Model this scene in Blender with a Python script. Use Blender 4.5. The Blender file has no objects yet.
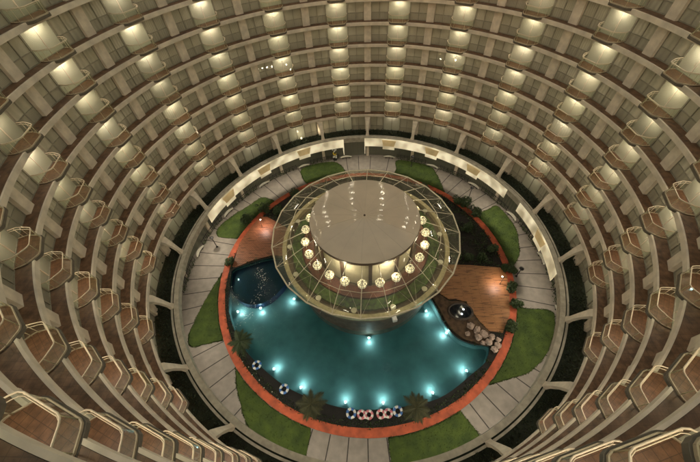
import bpy, bmesh, math, random
from mathutils import Vector, Matrix
random.seed(7)
R = math.radians; PI = math.pi
scene = bpy.context.scene
COL = scene.collection

# ------------------------------------------------------------------ measures (metres)
GZ = 0.0                      # courtyard ground
FH = 3.2                      # storey height
Z1 = 10.93                    # floor of the first balcony storey
NB = 19                       # bays round the ring
TH0 = math.degrees(0.2077)    # angle of bay 0 (clockwise from +Y)
DTH = 360.0 / NB
RW, RRIM, RBAY = 30.1, 28.85, 28.42
NF = 12
CAM = Vector((0, -28.39, 45.21)); FPX = 314.65; TILT, YAW, ROLL = 0.8914, -0.0673, -0.0694
def fz(k): return Z1 + (k - 1) * FH
def P(r, a, z=0.0): return (r * math.sin(R(a)), r * math.cos(R(a)), z)

ct, st = math.cos(TILT), math.sin(TILT); cy, sy = math.cos(YAW), math.sin(YAW); cr, sr = math.cos(ROLL), math.sin(ROLL)
Fv = Vector((sy * ct, cy * ct, -st)); r0 = Vector((cy, -sy, 0)); u0 = r0.cross(Fv)
Rv = cr * r0 + sr * u0; Uv = -sr * r0 + cr * u0
def in_view(p, m=70):
    v = Vector(p) - CAM; d = v.dot(Fv)
    if d < 2: return False
    x = 350 + FPX * v.dot(Rv) / d; y = 231 - FPX * v.dot(Uv) / d
    return -m < x < 700 + m and -m < y < 462 + m

# ------------------------------------------------------------------ materials
def new_mat(name):
    m = bpy.data.materials.new(name); m.use_nodes = True
    nt = m.node_tree
    return m, nt, nt.nodes['Principled BSDF']
def mat(name, col, rough=.6, var=.12, scale=3.0, bump=0.0, bscale=None, metal=0.0, coat=0.0, coat_rough=.05, detail=6, col2=None, spec=.5):
    m, nt, b = new_mat(name)
    tc = nt.nodes.new('ShaderNodeTexCoord')
    n = nt.nodes.new('ShaderNodeTexNoise'); n.inputs['Scale'].default_value = scale; n.inputs['Detail'].default_value = detail
    nt.links.new(tc.outputs['Object'], n.inputs['Vector'])
    rp = nt.nodes.new('ShaderNodeValToRGB')
    c2 = col2 or tuple(min(1, c * (1 + var * 1.6)) for c in col)
    c1 = tuple(c * (1 - var * 1.6) for c in col) if not col2 else col
    rp.color_ramp.elements[0].position = .3; rp.color_ramp.elements[1].position = .7
    rp.color_ramp.elements[0].color = (*c1, 1); rp.color_ramp.elements[1].color = (*c2, 1)
    nt.links.new(n.outputs['Fac'], rp.inputs['Fac']); nt.links.new(rp.outputs['Color'], b.inputs['Base Color'])
    b.inputs['Roughness'].default_value = rough; b.inputs['Metallic'].default_value = metal
    b.inputs['Coat Weight'].default_value = coat; b.inputs['Coat Roughness'].default_value = coat_rough
    b.inputs['Specular IOR Level'].default_value = spec
    if bump:
        n2 = nt.nodes.new('ShaderNodeTexNoise'); n2.inputs['Scale'].default_value = bscale or scale * 6; n2.inputs['Detail'].default_value = 4
        nt.links.new(tc.outputs['Object'], n2.inputs['Vector'])
        bp = nt.nodes.new('ShaderNodeBump'); bp.inputs['Strength'].default_value = bump; bp.inputs['Distance'].default_value = .05
        nt.links.new(n2.outputs['Fac'], bp.inputs['Height']); nt.links.new(bp.outputs['Normal'], b.inputs['Normal'])
    return m
def emit(name, col, s):
    m, nt, b = new_mat(name)
    b.inputs['Base Color'].default_value = (*col, 1)
    b.inputs['Emission Color'].default_value = (*col, 1); b.inputs['Emission Strength'].default_value = s
    return m
def glass(name, tint=(1, 1, 1), ior=1.45, rough=.02, boost=1.0, body=0.0, bodycol=(.6, .65, .55)):
    """thin sheet glass: clear where looked through, mirror-like by Fresnel"""
    m, nt, b = new_mat(name); nt.nodes.remove(b)
    out = nt.nodes['Material Output']
    t = nt.nodes.new('ShaderNodeBsdfTransparent'); t.inputs[0].default_value = (*tint, 1)
    g = nt.nodes.new('ShaderNodeBsdfGlossy'); g.inputs['Roughness'].default_value = rough
    fr = nt.nodes.new('ShaderNodeLayerWeight'); f0 = ((ior - 1) / (ior + 1)) ** 2
    pw = nt.nodes.new('ShaderNodeMath'); pw.operation = 'POWER'; pw.inputs[1].default_value = 5
    ml = nt.nodes.new('ShaderNodeMath'); ml.operation = 'MULTIPLY_ADD'; ml.inputs[1].default_value = (1 - f0) * boost; ml.inputs[2].default_value = f0 * boost; ml.use_clamp = True
    nt.links.new(fr.outputs['Facing'], pw.inputs[0])
    mx = nt.nodes.new('ShaderNodeMixShader')
    nt.links.new(pw.outputs[0], ml.inputs[0]); nt.links.new(ml.outputs[0], mx.inputs[0])
    if body:
        d = nt.nodes.new('ShaderNodeBsdfDiffuse'); d.inputs[0].default_value = (*bodycol, 1)
        m2 = nt.nodes.new('ShaderNodeMixShader'); m2.inputs[0].default_value = body
        nt.links.new(t.outputs[0], m2.inputs[1]); nt.links.new(d.outputs[0], m2.inputs[2]); nt.links.new(m2.outputs[0], mx.inputs[1])
    else:
        nt.links.new(t.outputs[0], mx.inputs[1])
    nt.links.new(g.outputs[0], mx.inputs[2]); nt.links.new(mx.outputs[0], out.inputs['Surface'])
    return m, nt, g, fr
def curtain(name, c1, c2, scale, rough=.18):
    m, nt, b = new_mat(name)
    tc = nt.nodes.new('ShaderNodeTexCoord')
    info = nt.nodes.new('ShaderNodeObjectInfo')
    w = nt.nodes.new('ShaderNodeTexWave'); w.inputs['Scale'].default_value = scale; w.inputs['Distortion'].default_value = 2.5
    w.inputs['Detail'].default_value = 2; w.inputs['Detail Scale'].default_value = .6
    n = nt.nodes.new('ShaderNodeTexNoise'); n.inputs['Scale'].default_value = .8
    nt.links.new(tc.outputs['Object'], w.inputs['Vector']); nt.links.new(tc.outputs['Object'], n.inputs['Vector'])
    mx = nt.nodes.new('ShaderNodeMix'); mx.data_type = 'RGBA'
    mx.inputs[6].default_value = (*c1, 1); mx.inputs[7].default_value = (*c2, 1)
    a = nt.nodes.new('ShaderNodeMath'); a.operation = 'MULTIPLY'
    nt.links.new(w.outputs['Fac'], a.inputs[0]); nt.links.new(n.outputs['Fac'], a.inputs[1]); nt.links.new(a.outputs[0], mx.inputs[0])
    # every room a little different
    hsv = nt.nodes.new('ShaderNodeHueSaturation'); mr = nt.nodes.new('ShaderNodeMapRange')
    mr.inputs['To Min'].default_value = .72; mr.inputs['To Max'].default_value = 1.25
    nt.links.new(info.outputs['Random'], mr.inputs['Value']); nt.links.new(mr.outputs[0], hsv.inputs['Value'])
    nt.links.new(mx.outputs[2], hsv.inputs['Color']); nt.links.new(hsv.outputs[0], b.inputs['Base Color'])
    b.inputs['Roughness'].default_value = .6
    b.inputs['Coat Weight'].default_value = .8; b.inputs['Coat Roughness'].default_value = .02
    bp = nt.nodes.new('ShaderNodeBump'); bp.inputs['Strength'].default_value = .3; bp.inputs['Distance'].default_value = .04
    nt.links.new(w.outputs['Fac'], bp.inputs['Height']); nt.links.new(bp.outputs['Normal'], b.inputs['Normal'])
    return m

M = {}
M['render'] = mat('beige_render', (.67, .585, .47), .75, .10, 1.3, .15, 14)
M['fascia'] = mat('pale_fascia', (.69, .60, .485), .7, .10, .9, .1, 12)
M['tile'] = mat('brown_tile', (.155, .085, .046), .55, .28, 2.2, .2, 20)
M['deckbay'] = mat('balcony_tile', (.155, .076, .036), .5, .22, 3.0, .2, 20)
M['frame'] = mat('window_frame', (.27, .25, .19), .5, .1, 4)
M['pane'] = curtain('curtained_glass', (.40, .375, .285), (.58, .535, .405), 2.6)
M['spandrel'] = curtain('lower_glass', (.34, .315, .24), (.48, .44, .33), 2.0)
M['doorpane'] = curtain('pale_door_glass', (.46, .46, .35), (.58, .565, .43), 2.4)
M['rail'] = mat('pale_handrail', (.66, .56, .41), .35, .05, 6)
M['bayedge'] = mat('balcony_edge', (.12, .10, .075), .6, .15, 2)
M['bayshoe'] = mat('balcony_shoe', (.46, .38, .27), .6, .1, 3)
M['soffit'] = mat('soffit_plaster', (.40, .36, .28), .8, .1, 2)
M['lamp'] = emit('lit_lamp', (1.0, .88, .66), 15.0)
M['balglass'], *_ = glass('balustrade_glass', (.90, .95, .88), 1.45, .03, 1.0, .045, (.50, .46, .34))
M['curb'] = mat('pale_concrete', (.40, .365, .29), .7, .14, 1.5, .15, 10)
M['greenroof'] = mat('dark_green_planting', (.006, .010, .004), .9, .4, 2.5, .9, 9, col2=(.012, .02, .007))
M['darkglass'] = curtain('restaurant_glass', (.10, .105, .08), (.2, .2, .15), 1.2)
M['panel'] = mat('cream_panel', (.80, .70, .47), .6, .07, .5)
M['panelyel'] = mat('yellow_panel', (.62, .46, .22), .6, .12, .6)
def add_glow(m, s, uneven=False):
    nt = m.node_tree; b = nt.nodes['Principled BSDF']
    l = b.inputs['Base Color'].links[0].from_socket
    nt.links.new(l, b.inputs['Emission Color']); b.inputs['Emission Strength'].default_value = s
    if uneven:   # noise-driven emission standing in for uplight on the fascia
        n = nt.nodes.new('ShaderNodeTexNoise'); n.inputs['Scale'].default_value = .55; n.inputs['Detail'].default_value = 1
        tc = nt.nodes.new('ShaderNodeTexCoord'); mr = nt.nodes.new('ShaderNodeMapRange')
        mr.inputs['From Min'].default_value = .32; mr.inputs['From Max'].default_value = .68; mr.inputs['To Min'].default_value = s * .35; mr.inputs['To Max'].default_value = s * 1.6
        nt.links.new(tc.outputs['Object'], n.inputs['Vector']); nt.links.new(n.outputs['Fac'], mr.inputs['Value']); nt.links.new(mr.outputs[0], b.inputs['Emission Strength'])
M['paving'] = mat('stone_paving', (.20, .178, .155), .6, .10, 1.1, .2, 8)
M['joint'] = mat('paving_joint', (.035, .03, .028), .8, .2, 2)
M['grass'] = mat('lawn_grass', (.022, .044, .006), .9, .3, .8, .9, 45, col2=(.060, .095, .012))
M['redpath'] = mat('red_path', (.36, .072, .028), .7, .26, .9, .12, 12)
M['soil'] = mat('dark_planting_soil', (.014, .011, .008), .9, .35, 2.0, .8, 8)
M['rockedge'] = mat('brown_rock', (.085, .052, .03), .85, .35, 1.6, .9, 5)
M['boulder'] = mat('pale_boulder', (.42, .32, .27), .85, .3, 2.0, .7, 6)
M['leaf'] = mat('dark_leaf', (.018, .035, .010), .6, .4, 3.0, col2=(.045, .075, .02))
M['hedge'] = mat('dark_hedge_leaf', (.008, .015, .005), .7, .4, 3.0, col2=(.02, .033, .01))
M['palmleaf'] = mat('palm_frond', (.026, .033, .010), .6, .3, 3.0, col2=(.062, .062, .02))
M['bark'] = mat('bark', (.08, .055, .035), .9, .3, 6, .5)
M['iron'] = mat('black_iron', (.012, .012, .012), .5, .2, 5)
M['pooltile'] = mat('pool_tile', (.125, .205, .205), .45, .10, .6, .05, 30)
M['kidtile'] = mat('dark_pool_tile', (.006, .012, .040), .4, .2, .8)
M['coping'] = mat('pool_coping', (.005, .0045, .004), .8, .3, 2.0, .4, 10)
M['bench'] = mat('white_bench', (.55, .53, .45), .5, .1, 3)
M['tubrim'] = mat('tub_rim', (.06, .045, .035), .6, .3, 3)
M['discmetal'] = mat('disc_roof', (.55, .465, .36), .5, .05, .35, .0, coat=1.0, coat_rough=.035)
nt_ = M['discmetal'].node_tree; b_ = nt_.nodes['Principled BSDF']; n_ = nt_.nodes.new('ShaderNodeTexNoise'); n_.inputs['Scale'].default_value = 1.3; n_.inputs['Detail'].default_value = 2
tc_ = nt_.nodes.new('ShaderNodeTexCoord'); nt_.links.new(tc_.outputs['Object'], n_.inputs['Vector']); bp_ = nt_.nodes.new('ShaderNodeBump'); bp_.inputs['Strength'].default_value = .13; bp_.inputs['Distance'].default_value = .06
nt_.links.new(n_.outputs['Fac'], bp_.inputs['Height']); nt_.links.new(bp_.outputs[0], b_.inputs['Coat Normal'])
M['discseam'] = mat('roof_seam', (.40, .35, .27), .6, .1, 2)
M['discedge'] = mat('disc_edge', (.07, .045, .03), .5, .1, 2)
M['skirtglass'], *_ = glass('skirt_glass', (.88, .91, .83), 1.5, .02, 1.25, .11, (.60, .58, .43))
M['rib'] = mat('rib_steel', (.62, .56, .43), .4, .08, 4)
M['drumwhite'] = mat('drum_panel', (.66, .60, .46), .5, .06, 1)
M['mullion'] = mat('dark_mullion', (.06, .032, .02), .5, .2, 3)
M['redseat'] = mat('red_brown_seat', (.13, .033, .018), .6, .25, 3)
M['bargreen'] = mat('bar_planting', (.045, .085, .012), .8, .5, 2.2, .9, 8)
M['barfloor'] = mat('bar_floor', (.11, .07, .04), .5, .2, 2)
M['gold'] = mat('ledge_metal', (.52, .43, .26), .35, .12, 2.5, metal=.5)
M['basewall'] = mat('base_wall', (.09, .065, .045), .7, .25, 1.5, .3)
M['flood'] = emit('floodlight_glass', (.95, .97, 1.0), 1.2)
M['poollamp'] = emit('pool_lens', (.88, .98, 1.0), 5.0)
M['tubwater'] = mat('tub_water', (.006, .010, .016), .05, .2, 2)
M['globe'] = emit('globe_glass', (1.0, .86, .56), .42)
M['cage'] = mat('globe_cage', (.12, .085, .045), .5, .1, 3)
M['white'] = mat('white_plastic', (.75, .75, .72), .4, .04, 3)
M['blue'] = mat('blue_plastic', (.05, .16, .45), .4, .1, 3)
M['pink'] = mat('pink_plastic', (.60, .20, .24), .4, .1, 3)
M['yellow'] = mat('yellow_flowers', (.65, .48, .06), .7, .3, 6)

def tile_joints(m, size, dark):
    nt = m.node_tree; b = nt.nodes['Principled BSDF']; l = b.inputs['Base Color'].links[0].from_socket
    tc = nt.nodes.new('ShaderNodeTexCoord'); br = nt.nodes.new('ShaderNodeTexBrick'); br.offset = 0
    br.inputs['Scale'].default_value = 1; br.inputs['Brick Width'].default_value = size; br.inputs['Row Height'].default_value = size; br.inputs['Mortar Size'].default_value = .012
    br.inputs['Color1'].default_value = (1, 1, 1, 1); br.inputs['Color2'].default_value = (.80, .80, .80, 1); br.inputs['Mortar'].default_value = (dark, dark, dark, 1)
    mx = nt.nodes.new('ShaderNodeMix'); mx.data_type = 'RGBA'; mx.blend_type = 'MULTIPLY'; mx.inputs[0].default_value = 1
    nt.links.new(tc.outputs['Object'], br.inputs['Vector']); nt.links.new(l, mx.inputs[6]); nt.links.new(br.outputs['Color'], mx.inputs[7]); nt.links.new(mx.outputs[2], b.inputs['Base Color'])
tile_joints(M['deckbay'], .33, .45); tile_joints(M['tile'], .4, .6)
# wooden deck: boards with dark joints
def wood(name, c1, c2, ang):
    m, nt, b = new_mat(name)
    tc = nt.nodes.new('ShaderNodeTexCoord'); mp = nt.nodes.new('ShaderNodeMapping'); mp.inputs['Rotation'].default_value = (0, 0, ang)
    nt.links.new(tc.outputs['Object'], mp.inputs['Vector'])
    br = nt.nodes.new('ShaderNodeTexBrick'); br.inputs['Scale'].default_value = 1.0
    br.inputs['Brick Width'].default_value = 2.6; br.inputs['Row Height'].default_value = .24; br.inputs['Mortar Size'].default_value = .016
    br.inputs['Color1'].default_value = (*c1, 1); br.inputs['Color2'].default_value = (*c2, 1); br.inputs['Mortar'].default_value = (.02, .012, .008, 1)
    nt.links.new(mp.outputs[0], br.inputs['Vector'])
    n = nt.nodes.new('ShaderNodeTexNoise'); n.inputs['Scale'].default_value = 1.2; n.inputs['Detail'].default_value = 8
    mp2 = nt.nodes.new('ShaderNodeMapping'); mp2.inputs['Scale'].default_value = (.5, 4, 1); mp2.inputs['Rotation'].default_value = (0, 0, ang)
    nt.links.new(tc.outputs['Object'], mp2.inputs[0]); nt.links.new(mp2.outputs[0], n.inputs['Vector'])
    rp = nt.nodes.new('ShaderNodeValToRGB'); rp.color_ramp.elements[0].position = .36; rp.color_ramp.elements[0].color = (.30, .26, .22, 1)
    rp.color_ramp.elements[1].position = .46; rp.color_ramp.elements[1].color = (1, 1, 1, 1)
    nt.links.new(n.outputs['Fac'], rp.inputs[0])
    mx = nt.nodes.new('ShaderNodeMix'); mx.data_type = 'RGBA'; mx.blend_type = 'MULTIPLY'; mx.inputs[0].default_value = .85
    nt.links.new(br.outputs['Color'], mx.inputs[6]); nt.links.new(rp.outputs[0], mx.inputs[7]); nt.links.new(mx.outputs[2], b.inputs['Base Color'])
    b.inputs['Roughness'].default_value = .5
    return m
M['deck'] = wood('wet_deck_boards', (.38, .175, .062), (.31, .135, .048), 0.05)
M['deckl'] = wood('red_deck_boards', (.27, .10, .045), (.22, .08, .035), .8)

# pool water
def water_mat():
    m, nt, g, fr = glass('pool_water', (.42, .70, .72), 1.33, .015, 1.0)
    tc = nt.nodes.new('ShaderNodeTexCoord')
    n = nt.nodes.new('ShaderNodeTexNoise'); n.inputs['Scale'].default_value = 1.6; n.inputs['Detail'].default_value = 3; n.inputs['Distortion'].default_value = .4
    nt.links.new(tc.outputs['Object'], n.inputs['Vector'])
    bp = nt.nodes.new('ShaderNodeBump'); bp.inputs['Strength'].default_value = .25; bp.inputs['Distance'].default_value = .12
    nt.links.new(n.outputs['Fac'], bp.inputs['Height']); nt.links.new(bp.outputs[0], g.inputs['Normal']); nt.links.new(bp.outputs[0], fr.inputs['Normal'])
    return m
M['water'] = water_mat()

# ------------------------------------------------------------------ mesh builder
class MB:
    def __init__(s): s.v = []; s.f = []; s.m = []; s.mats = []
    def mi(s, m):
        if m not in s.mats: s.mats.append(m)
        return s.mats.index(m)
    def add(s, vs, fs, m):
        o = len(s.v); s.v += [tuple(v) for v in vs]; i = s.mi(m)
        for f in fs: s.f.append(tuple(a + o for a in f)); s.m.append(i)
    def prism(s, pts, z0, z1, m, mtop=None):
        n = len(pts)
        s.add([(x, y, z0) for x, y in pts] + [(x, y, z1) for x, y in pts],
              [tuple(range(n - 1, -1, -1))] + [(i, (i + 1) % n, n + (i + 1) % n, n + i) for i in range(n)], m)
        s.add([(x, y, z1 + .0) for x, y in pts], [tuple(range(n))], mtop or m)
    def sheet(s, pts, z, m): s.add([(x, y, z) for x, y in pts], [tuple(range(len(pts)))], m)
    def box(s, c, d, m, rot=0.0):
        x, y, z = d[0] / 2, d[1] / 2, d[2] / 2; ca, sa = math.cos(rot), math.sin(rot)
        vs = []
        for k in (-1, 1):
            for a, b in ((-1, -1), (1, -1), (1, 1), (-1, 1)):
                vs.append((c[0] + a * x * ca - b * y * sa, c[1] + a * x * sa + b * y * ca, c[2] + k * z))
        s.add(vs, [(3, 2, 1, 0), (4, 5, 6, 7), (0, 1, 5, 4), (1, 2, 6, 5), (2, 3, 7, 6), (3, 0, 4, 7)], m)
    def arc(s, ra, rb, z0, z1, a0, a1, m, step=1.0):
        """solid ring sector between radii ra<rb"""
        full = abs(a1 - a0) >= 359.99
        n = max(1, int(round(abs(a1 - a0) / step))); k = n if full else n + 1
        vs = []
        for i in range(k):
            a = a0 + (a1 - a0) * i / n
            vs += [P(ra, a, z0), P(rb, a, z0), P(rb, a, z1), P(ra, a, z1)]
        fs = []
        for i in range(n):
            j = (i + 1) % k
            for q in range(4):
                fs.append((4 * i + q, 4 * i + (q + 1) % 4, 4 * j + (q + 1) % 4, 4 * j + q))
        if not full: fs += [(0, 3, 2, 1), (4 * n, 4 * n + 1, 4 * n + 2, 4 * n + 3)]
        s.add(vs, fs, m)
    def lathe(s, prof, m, n=96, cx=0, cy=0):
        vs = []
        for i in range(n):
            a = 2 * PI * i / n
            vs += [(cx + r * math.sin(a), cy + r * math.cos(a), z) for r, z in prof]
        L = len(prof); fs = []
        for i in range(n):
            j = (i + 1) % n
            for q in range(L - 1): fs.append((i * L + q, i * L + q + 1, j * L + q + 1, j * L + q))
        s.add(vs, fs, m)
    def tube(s, pts, r, m, n=6, r2=None):
        pts = [Vector(p) for p in pts]; vs = []; L = len(pts)
        for i, p in enumerate(pts):
            d = (pts[min(i + 1, L - 1)] - pts[max(i - 1, 0)]).normalized()
            up = Vector((0, 0, 1)) if abs(d.z) < .95 else Vector((1, 0, 0))
            a = d.cross(up).normalized(); b = d.cross(a)
            rr = r if r2 is None else r + (r2 - r) * i / max(1, L - 1)
            for q in range(n):
                t = 2 * PI * q / n; vs.append(tuple(p + a * rr * math.cos(t) + b * rr * math.sin(t)))
        fs = [(i * n + q, i * n + (q + 1) % n, (i + 1) * n + (q + 1) % n, (i + 1) * n + q) for i in range(L - 1) for q in range(n)]
        fs += [tuple(range(n - 1, -1, -1)), tuple(range((L - 1) * n, L * n))]
        s.add(vs, fs, m)
    def ball(s, c, r, m, u=14, v=9, sq=(1, 1, 1), jit=0, rng=random):
        vs = [(c[0], c[1], c[2] - r * sq[2])]
        for i in range(1, v):
            p = PI * i / v
            for j in range(u):
                t = 2 * PI * j / u; k = 1 + (rng.uniform(-jit, jit) if jit else 0)
                vs.append((c[0] + r * k * sq[0] * math.sin(p) * math.cos(t), c[1] + r * k * sq[1] * math.sin(p) * math.sin(t), c[2] - r * k * sq[2] * math.cos(p)))
        vs.append((c[0], c[1], c[2] + r * sq[2])); e = len(vs) - 1
        fs = [(0, 1 + (j + 1) % u, 1 + j) for j in range(u)]
        for i in range(v - 2):
            for j in range(u):
                a = 1 + i * u; fs.append((a + j, a + (j + 1) % u, a + u + (j + 1) % u, a + u + j))
        a = 1 + (v - 2) * u
        fs += [(a + j, a + (j + 1) % u, e) for j in range(u)]
        s.add(vs, fs, m)
    def torus(s, c, Rr, r, mats, n=28, k=8):
        vs = []; fs = []
        for i in range(n):
            a = 2 * PI * i / n
            for j in range(k):
                b = 2 * PI * j / k
                vs.append((c[0] + (Rr + r * math.cos(b)) * math.cos(a), c[1] + (Rr + r * math.cos(b)) * math.sin(a), c[2] + r * math.sin(b)))
        o = len(s.v); s.v += vs
        for i in range(n):
            m = s.mi(mats[(i * len(mats) * 4 // n) % len(mats)])
            for j in range(k):
                i2 = (i + 1) % n; j2 = (j + 1) % k
                s.f.append((o + i * k + j, o + i2 * k + j, o + i2 * k + j2, o + i * k + j2)); s.m.append(m)
    def mesh(s, name, smooth=False):
        me = bpy.data.meshes.new(name); me.from_pydata(s.v, [], s.f)
        for m in s.mats: me.materials.append(m)
        me.polygons.foreach_set('material_index', s.m)
        bm = bmesh.new(); bm.from_mesh(me); bmesh.ops.recalc_face_normals(bm, faces=bm.faces); bm.to_mesh(me); bm.free()
        if smooth: me.polygons.foreach_set('use_smooth', [True] * len(me.polygons))
        me.update(); return me
    def build(s, name, parent=None, smooth=False, loc=None):
        o = bpy.data.objects.new(name, s.mesh(name, smooth)); COL.objects.link(o)
        if parent is not None: o.parent = parent
        if loc is not None: o.location = loc
        return o
def tag(o, label=None, cat=None, group=None, kind=None):
    if label: o['label'] = label
    if cat: o['category'] = cat
    if group: o['group'] = group
    if kind: o['kind'] = kind
    return o
def empty(name, loc, label=None, cat=None, group=None, rz=0):
    o = bpy.data.objects.new(name, None); COL.objects.link(o); o.location = loc; o.rotation_euler = (0, 0, rz); o.empty_display_size = .3
    return tag(o, label, cat, group)
def light(name, typ, loc, power, col, parent=None, **kw):
    d = bpy.data.lights.new(name, typ); d.energy = power; d.color = col
    rot = kw.pop('rot', None)
    for k, v in kw.items(): setattr(d, k, v)
    o = bpy.data.objects.new(name, d); COL.objects.link(o); o.location = loc
    if rot is not None: o.rotation_euler = rot
    if parent is not None: o.parent = parent
    return o
def aim(direction): return Vector(direction).to_track_quat('-Z', 'Y').to_euler()
WARM = (1.0, .84, .61)

# ================================================================== SETTING: ground
g = MB()
g.lathe([(0.01, -3.0), (60, -3.0)], M['soil'], 64)
tag(g.build('ground'), kind='structure')
# paving ring of the courtyard, from the red path to the glazed gallery wall
pv = MB(); pv.arc(24.06, 30.4, -.3, 0.0, 0, 360, M['paving'], 1.0)
tag(pv.build('paving'), kind='structure')
jn = MB()
a = TH0
for i in range(int(NB * 3.5)):
    an = TH0 + i * DTH / 3.5
    p0 = P(24.1, an); p1 = P(29.9, an); nx, ny = math.cos(R(an)) * .07, -math.sin(R(an)) * .07
    jn.sheet([(p0[0] - nx, p0[1] - ny), (p1[0] - nx, p1[1] - ny), (p1[0] + nx, p1[1] + ny), (p0[0] + nx, p0[1] + ny)], .004, M['joint'])
tag(jn.build('paving_joints'), kind='structure')
rd = MB(); rd.arc(23.0, 24.05, -.3, .06, 0, 360, M['redpath'], 1.0)
tag(rd.build('red_path'), kind='structure')

def arcpts(r, a0, a1, n=14): return [P(r, a0 + (a1 - a0) * i / n)[:2] for i in range(n + 1)]
def catmull(pts, k=6):
    out = []
    for i in range(len(pts) - 1):
        p0, p1, p2, p3 = pts[max(i - 1, 0)], pts[i], pts[i + 1], pts[min(i + 2, len(pts) - 1)]
        for q in range(k):
            t = q / k
            out.append(tuple(.5 * ((2 * p1[c]) + (-p0[c] + p2[c]) * t + (2 * p0[c] - 5 * p1[c] + 4 * p2[c] - p3[c]) * t * t + (-p0[c] + 3 * p1[c] - 3 * p2[c] + p3[c]) * t ** 3) for c in (0, 1)))
    out.append(pts[-1]); return out
def inside(x, y, poly):
    r = False; n = len(poly)
    for i in range(n):
        x0, y0 = poly[i]; x1, y1 = poly[(i + 1) % n]
        if (y0 > y) != (y1 > y) and x < (x1 - x0) * (y - y0) / (y1 - y0) + x0: r = not r
    return r
lr = random.Random(31)
LAWNS = [
    [(-120.3, 24.12), (-119, 26), (-117.5, 28.4), (-114.5, 28.7), (-111, 28), (-102, 26), (-91.8, 24.12)],
    [(-163.5, 24.12), (-163.9, 28.6), (-153, 28.5), (-149, 27.6), (-144.6, 26.8), (-140, 25.9), (-136, 25.1), (-131.7, 24.12)],
    [(174, 24.12), (172.5, 28.5), (160, 28.6), (151, 28.5), (151, 24.12)],
    [(138.5, 24.12), (133, 25.5), (127, 27.3), (118.7, 28.6), (110, 29.2), (106, 28.8), (107, 26), (107.5, 24.12)],
    [(91, 24.12), (85, 26.4), (76, 28.2), (70, 28.9), (62.3, 29.0), (62, 27), (61, 24.12)],
    [(43, 24.12), (37.9, 26.2), (34, 28), (28.8, 29.6), (16, 29.2), (16.5, 26), (16, 24.12)],
    [(-8, 24.12), (-11, 28), (-18, 29.3), (-27, 29.2), (-29.3, 26.6), (-29, 24.12)],
    [(-48, 24.12), (-50, 26.8), (-57, 27.4), (-65, 28.5), (-72, 29), (-75, 27.7), (-74, 24.12)]]
for L in LAWNS:
    pts = catmull([P(r, an)[:2] for an, r in L], 5)
    pts += arcpts(24.12, L[-1][0], L[0][0], 20)[1:-1]
    pts = [(x + lr.uniform(-.05, .05), y + lr.uniform(-.05, .05)) for x, y in pts]
    gm = MB(); gm.prism(pts, -.02, .035, M['grass'])
    # blades: thick along the edge, loose over the turf
    xs = [p[0] for p in pts]; ys = [p[1] for p in pts]; k_ = 0
    while k_ < 2600:
        if k_ % 2:
            i_ = lr.randrange(len(pts)); u_ = lr.random(); x0, y0 = pts[i_]; x1, y1 = pts[(i_ + 1) % len(pts)]
            x = x0 + (x1 - x0) * u_ + lr.gauss(0, .05); y = y0 + (y1 - y0) * u_ + lr.gauss(0, .05)
        else:
            x, y = lr.uniform(min(xs), max(xs)), lr.uniform(min(ys), max(ys))
            if not inside(x, y, pts): continue
        k_ += 1; a_ = lr.uniform(0, 6.28); w_ = lr.uniform(.03, .07); h_ = lr.uniform(.06, .16)
        gm.add([(x - w_ * math.cos(a_), y - w_ * math.sin(a_), .02), (x + w_ * math.cos(a_), y + w_ * math.sin(a_), .02), (x + lr.gauss(0, .06), y + lr.gauss(0, .06), .035 + h_)], [(0, 1, 2)], M['grass'])
    tag(gm.build('lawn'), kind='stuff', label='short green lawn between the red path and the paving', cat='grass')

# planting bed inside the red path (a ring with the pool basin and decks cut out of it by height)
WOUT = [(-91, 22.6), (-110, 22.5), (-126, 22.0), (-140, 21.4), (-154, 21.15), (-172, 21.05), (-187, 21.05), (-205, 21.75), (-221, 21.95), (-227, 22.3)]
outer = catmull([P(r, an)[:2] for an, r in WOUT], 6)
right = [(17.3, -13.2), (15.4, -12.9), (13.6, -12.2), (12.3, -10.9), (11.5, -9.2), (10.9, -7.2), (10.0, -5.0)]
right = catmull([outer[-1]] + right, 4)[1:]
kidtop = [(-9.0, .2), (-12.0, 2.0), (-16.3, 2.3), (-19.6, 1.3), (-22.2, .2)]
basin = outer + right + catmull(kidtop, 5)
pf = MB(); pf.prism(basin, -1.9, -1.62, M['pooltile'])
tag(pf.build('pool_floor'), kind='structure')
def wall_strip(mb, pts, z0, z1, m, closed=True):
    n = len(pts); vs = [(x, y, z0) for x, y in pts] + [(x, y, z1) for x, y in pts]
    mb.add(vs, [(i, (i + 1) % n, n + (i + 1) % n, n + i) for i in range(n if closed else n - 1)], m)
pw = MB(); wall_strip(pw, basin, -1.9, .02, M['pooltile'])
tag(pw.build('pool_wall'), kind='structure')
# the shallow dark pool with its curved wall
kid_arc = catmull([(-22.35, -3.0), (-21.4, -4.4), (-20.2, -5.4), (-18.6, -6.2), (-16.6, -6.2), (-15.0, -5.3), (-13.6, -3.6), (-12.6, -1.7), (-10.6, -.6), (-9.0, .2)], 5)
i0 = min(range(len(outer)), key=lambda i: (outer[i][0] + 22.35) ** 2 + (outer[i][1] + 3.0) ** 2)
kid = outer[:i0 + 1] + kid_arc + catmull(kidtop, 5)[1:]
kf = MB(); kf.prism(kid, -1.6, -.75, M['kidtile'])
tag(kf.build('shallow_pool_floor'), kind='structure')
kw = MB()
for i in range(len(kid_arc) - 1):
    a_, b_ = Vector((*kid_arc[i], 0)), Vector((*kid_arc[i + 1], 0)); d = (b_ - a_); nrm = Vector((-d.y, d.x, 0)).normalized() * .12
    kw.prism([(a_ - nrm)[:2], (b_ - nrm)[:2], (b_ + nrm)[:2], (a_ + nrm)[:2]], -1.6, -.22, M['kidtile'])
tag(kw.build('shallow_pool_wall'), kind='structure')
wt = MB(); wt.sheet(basin, -.13, M['water'])
tag(wt.build('pool_water'), kind='structure')
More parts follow.
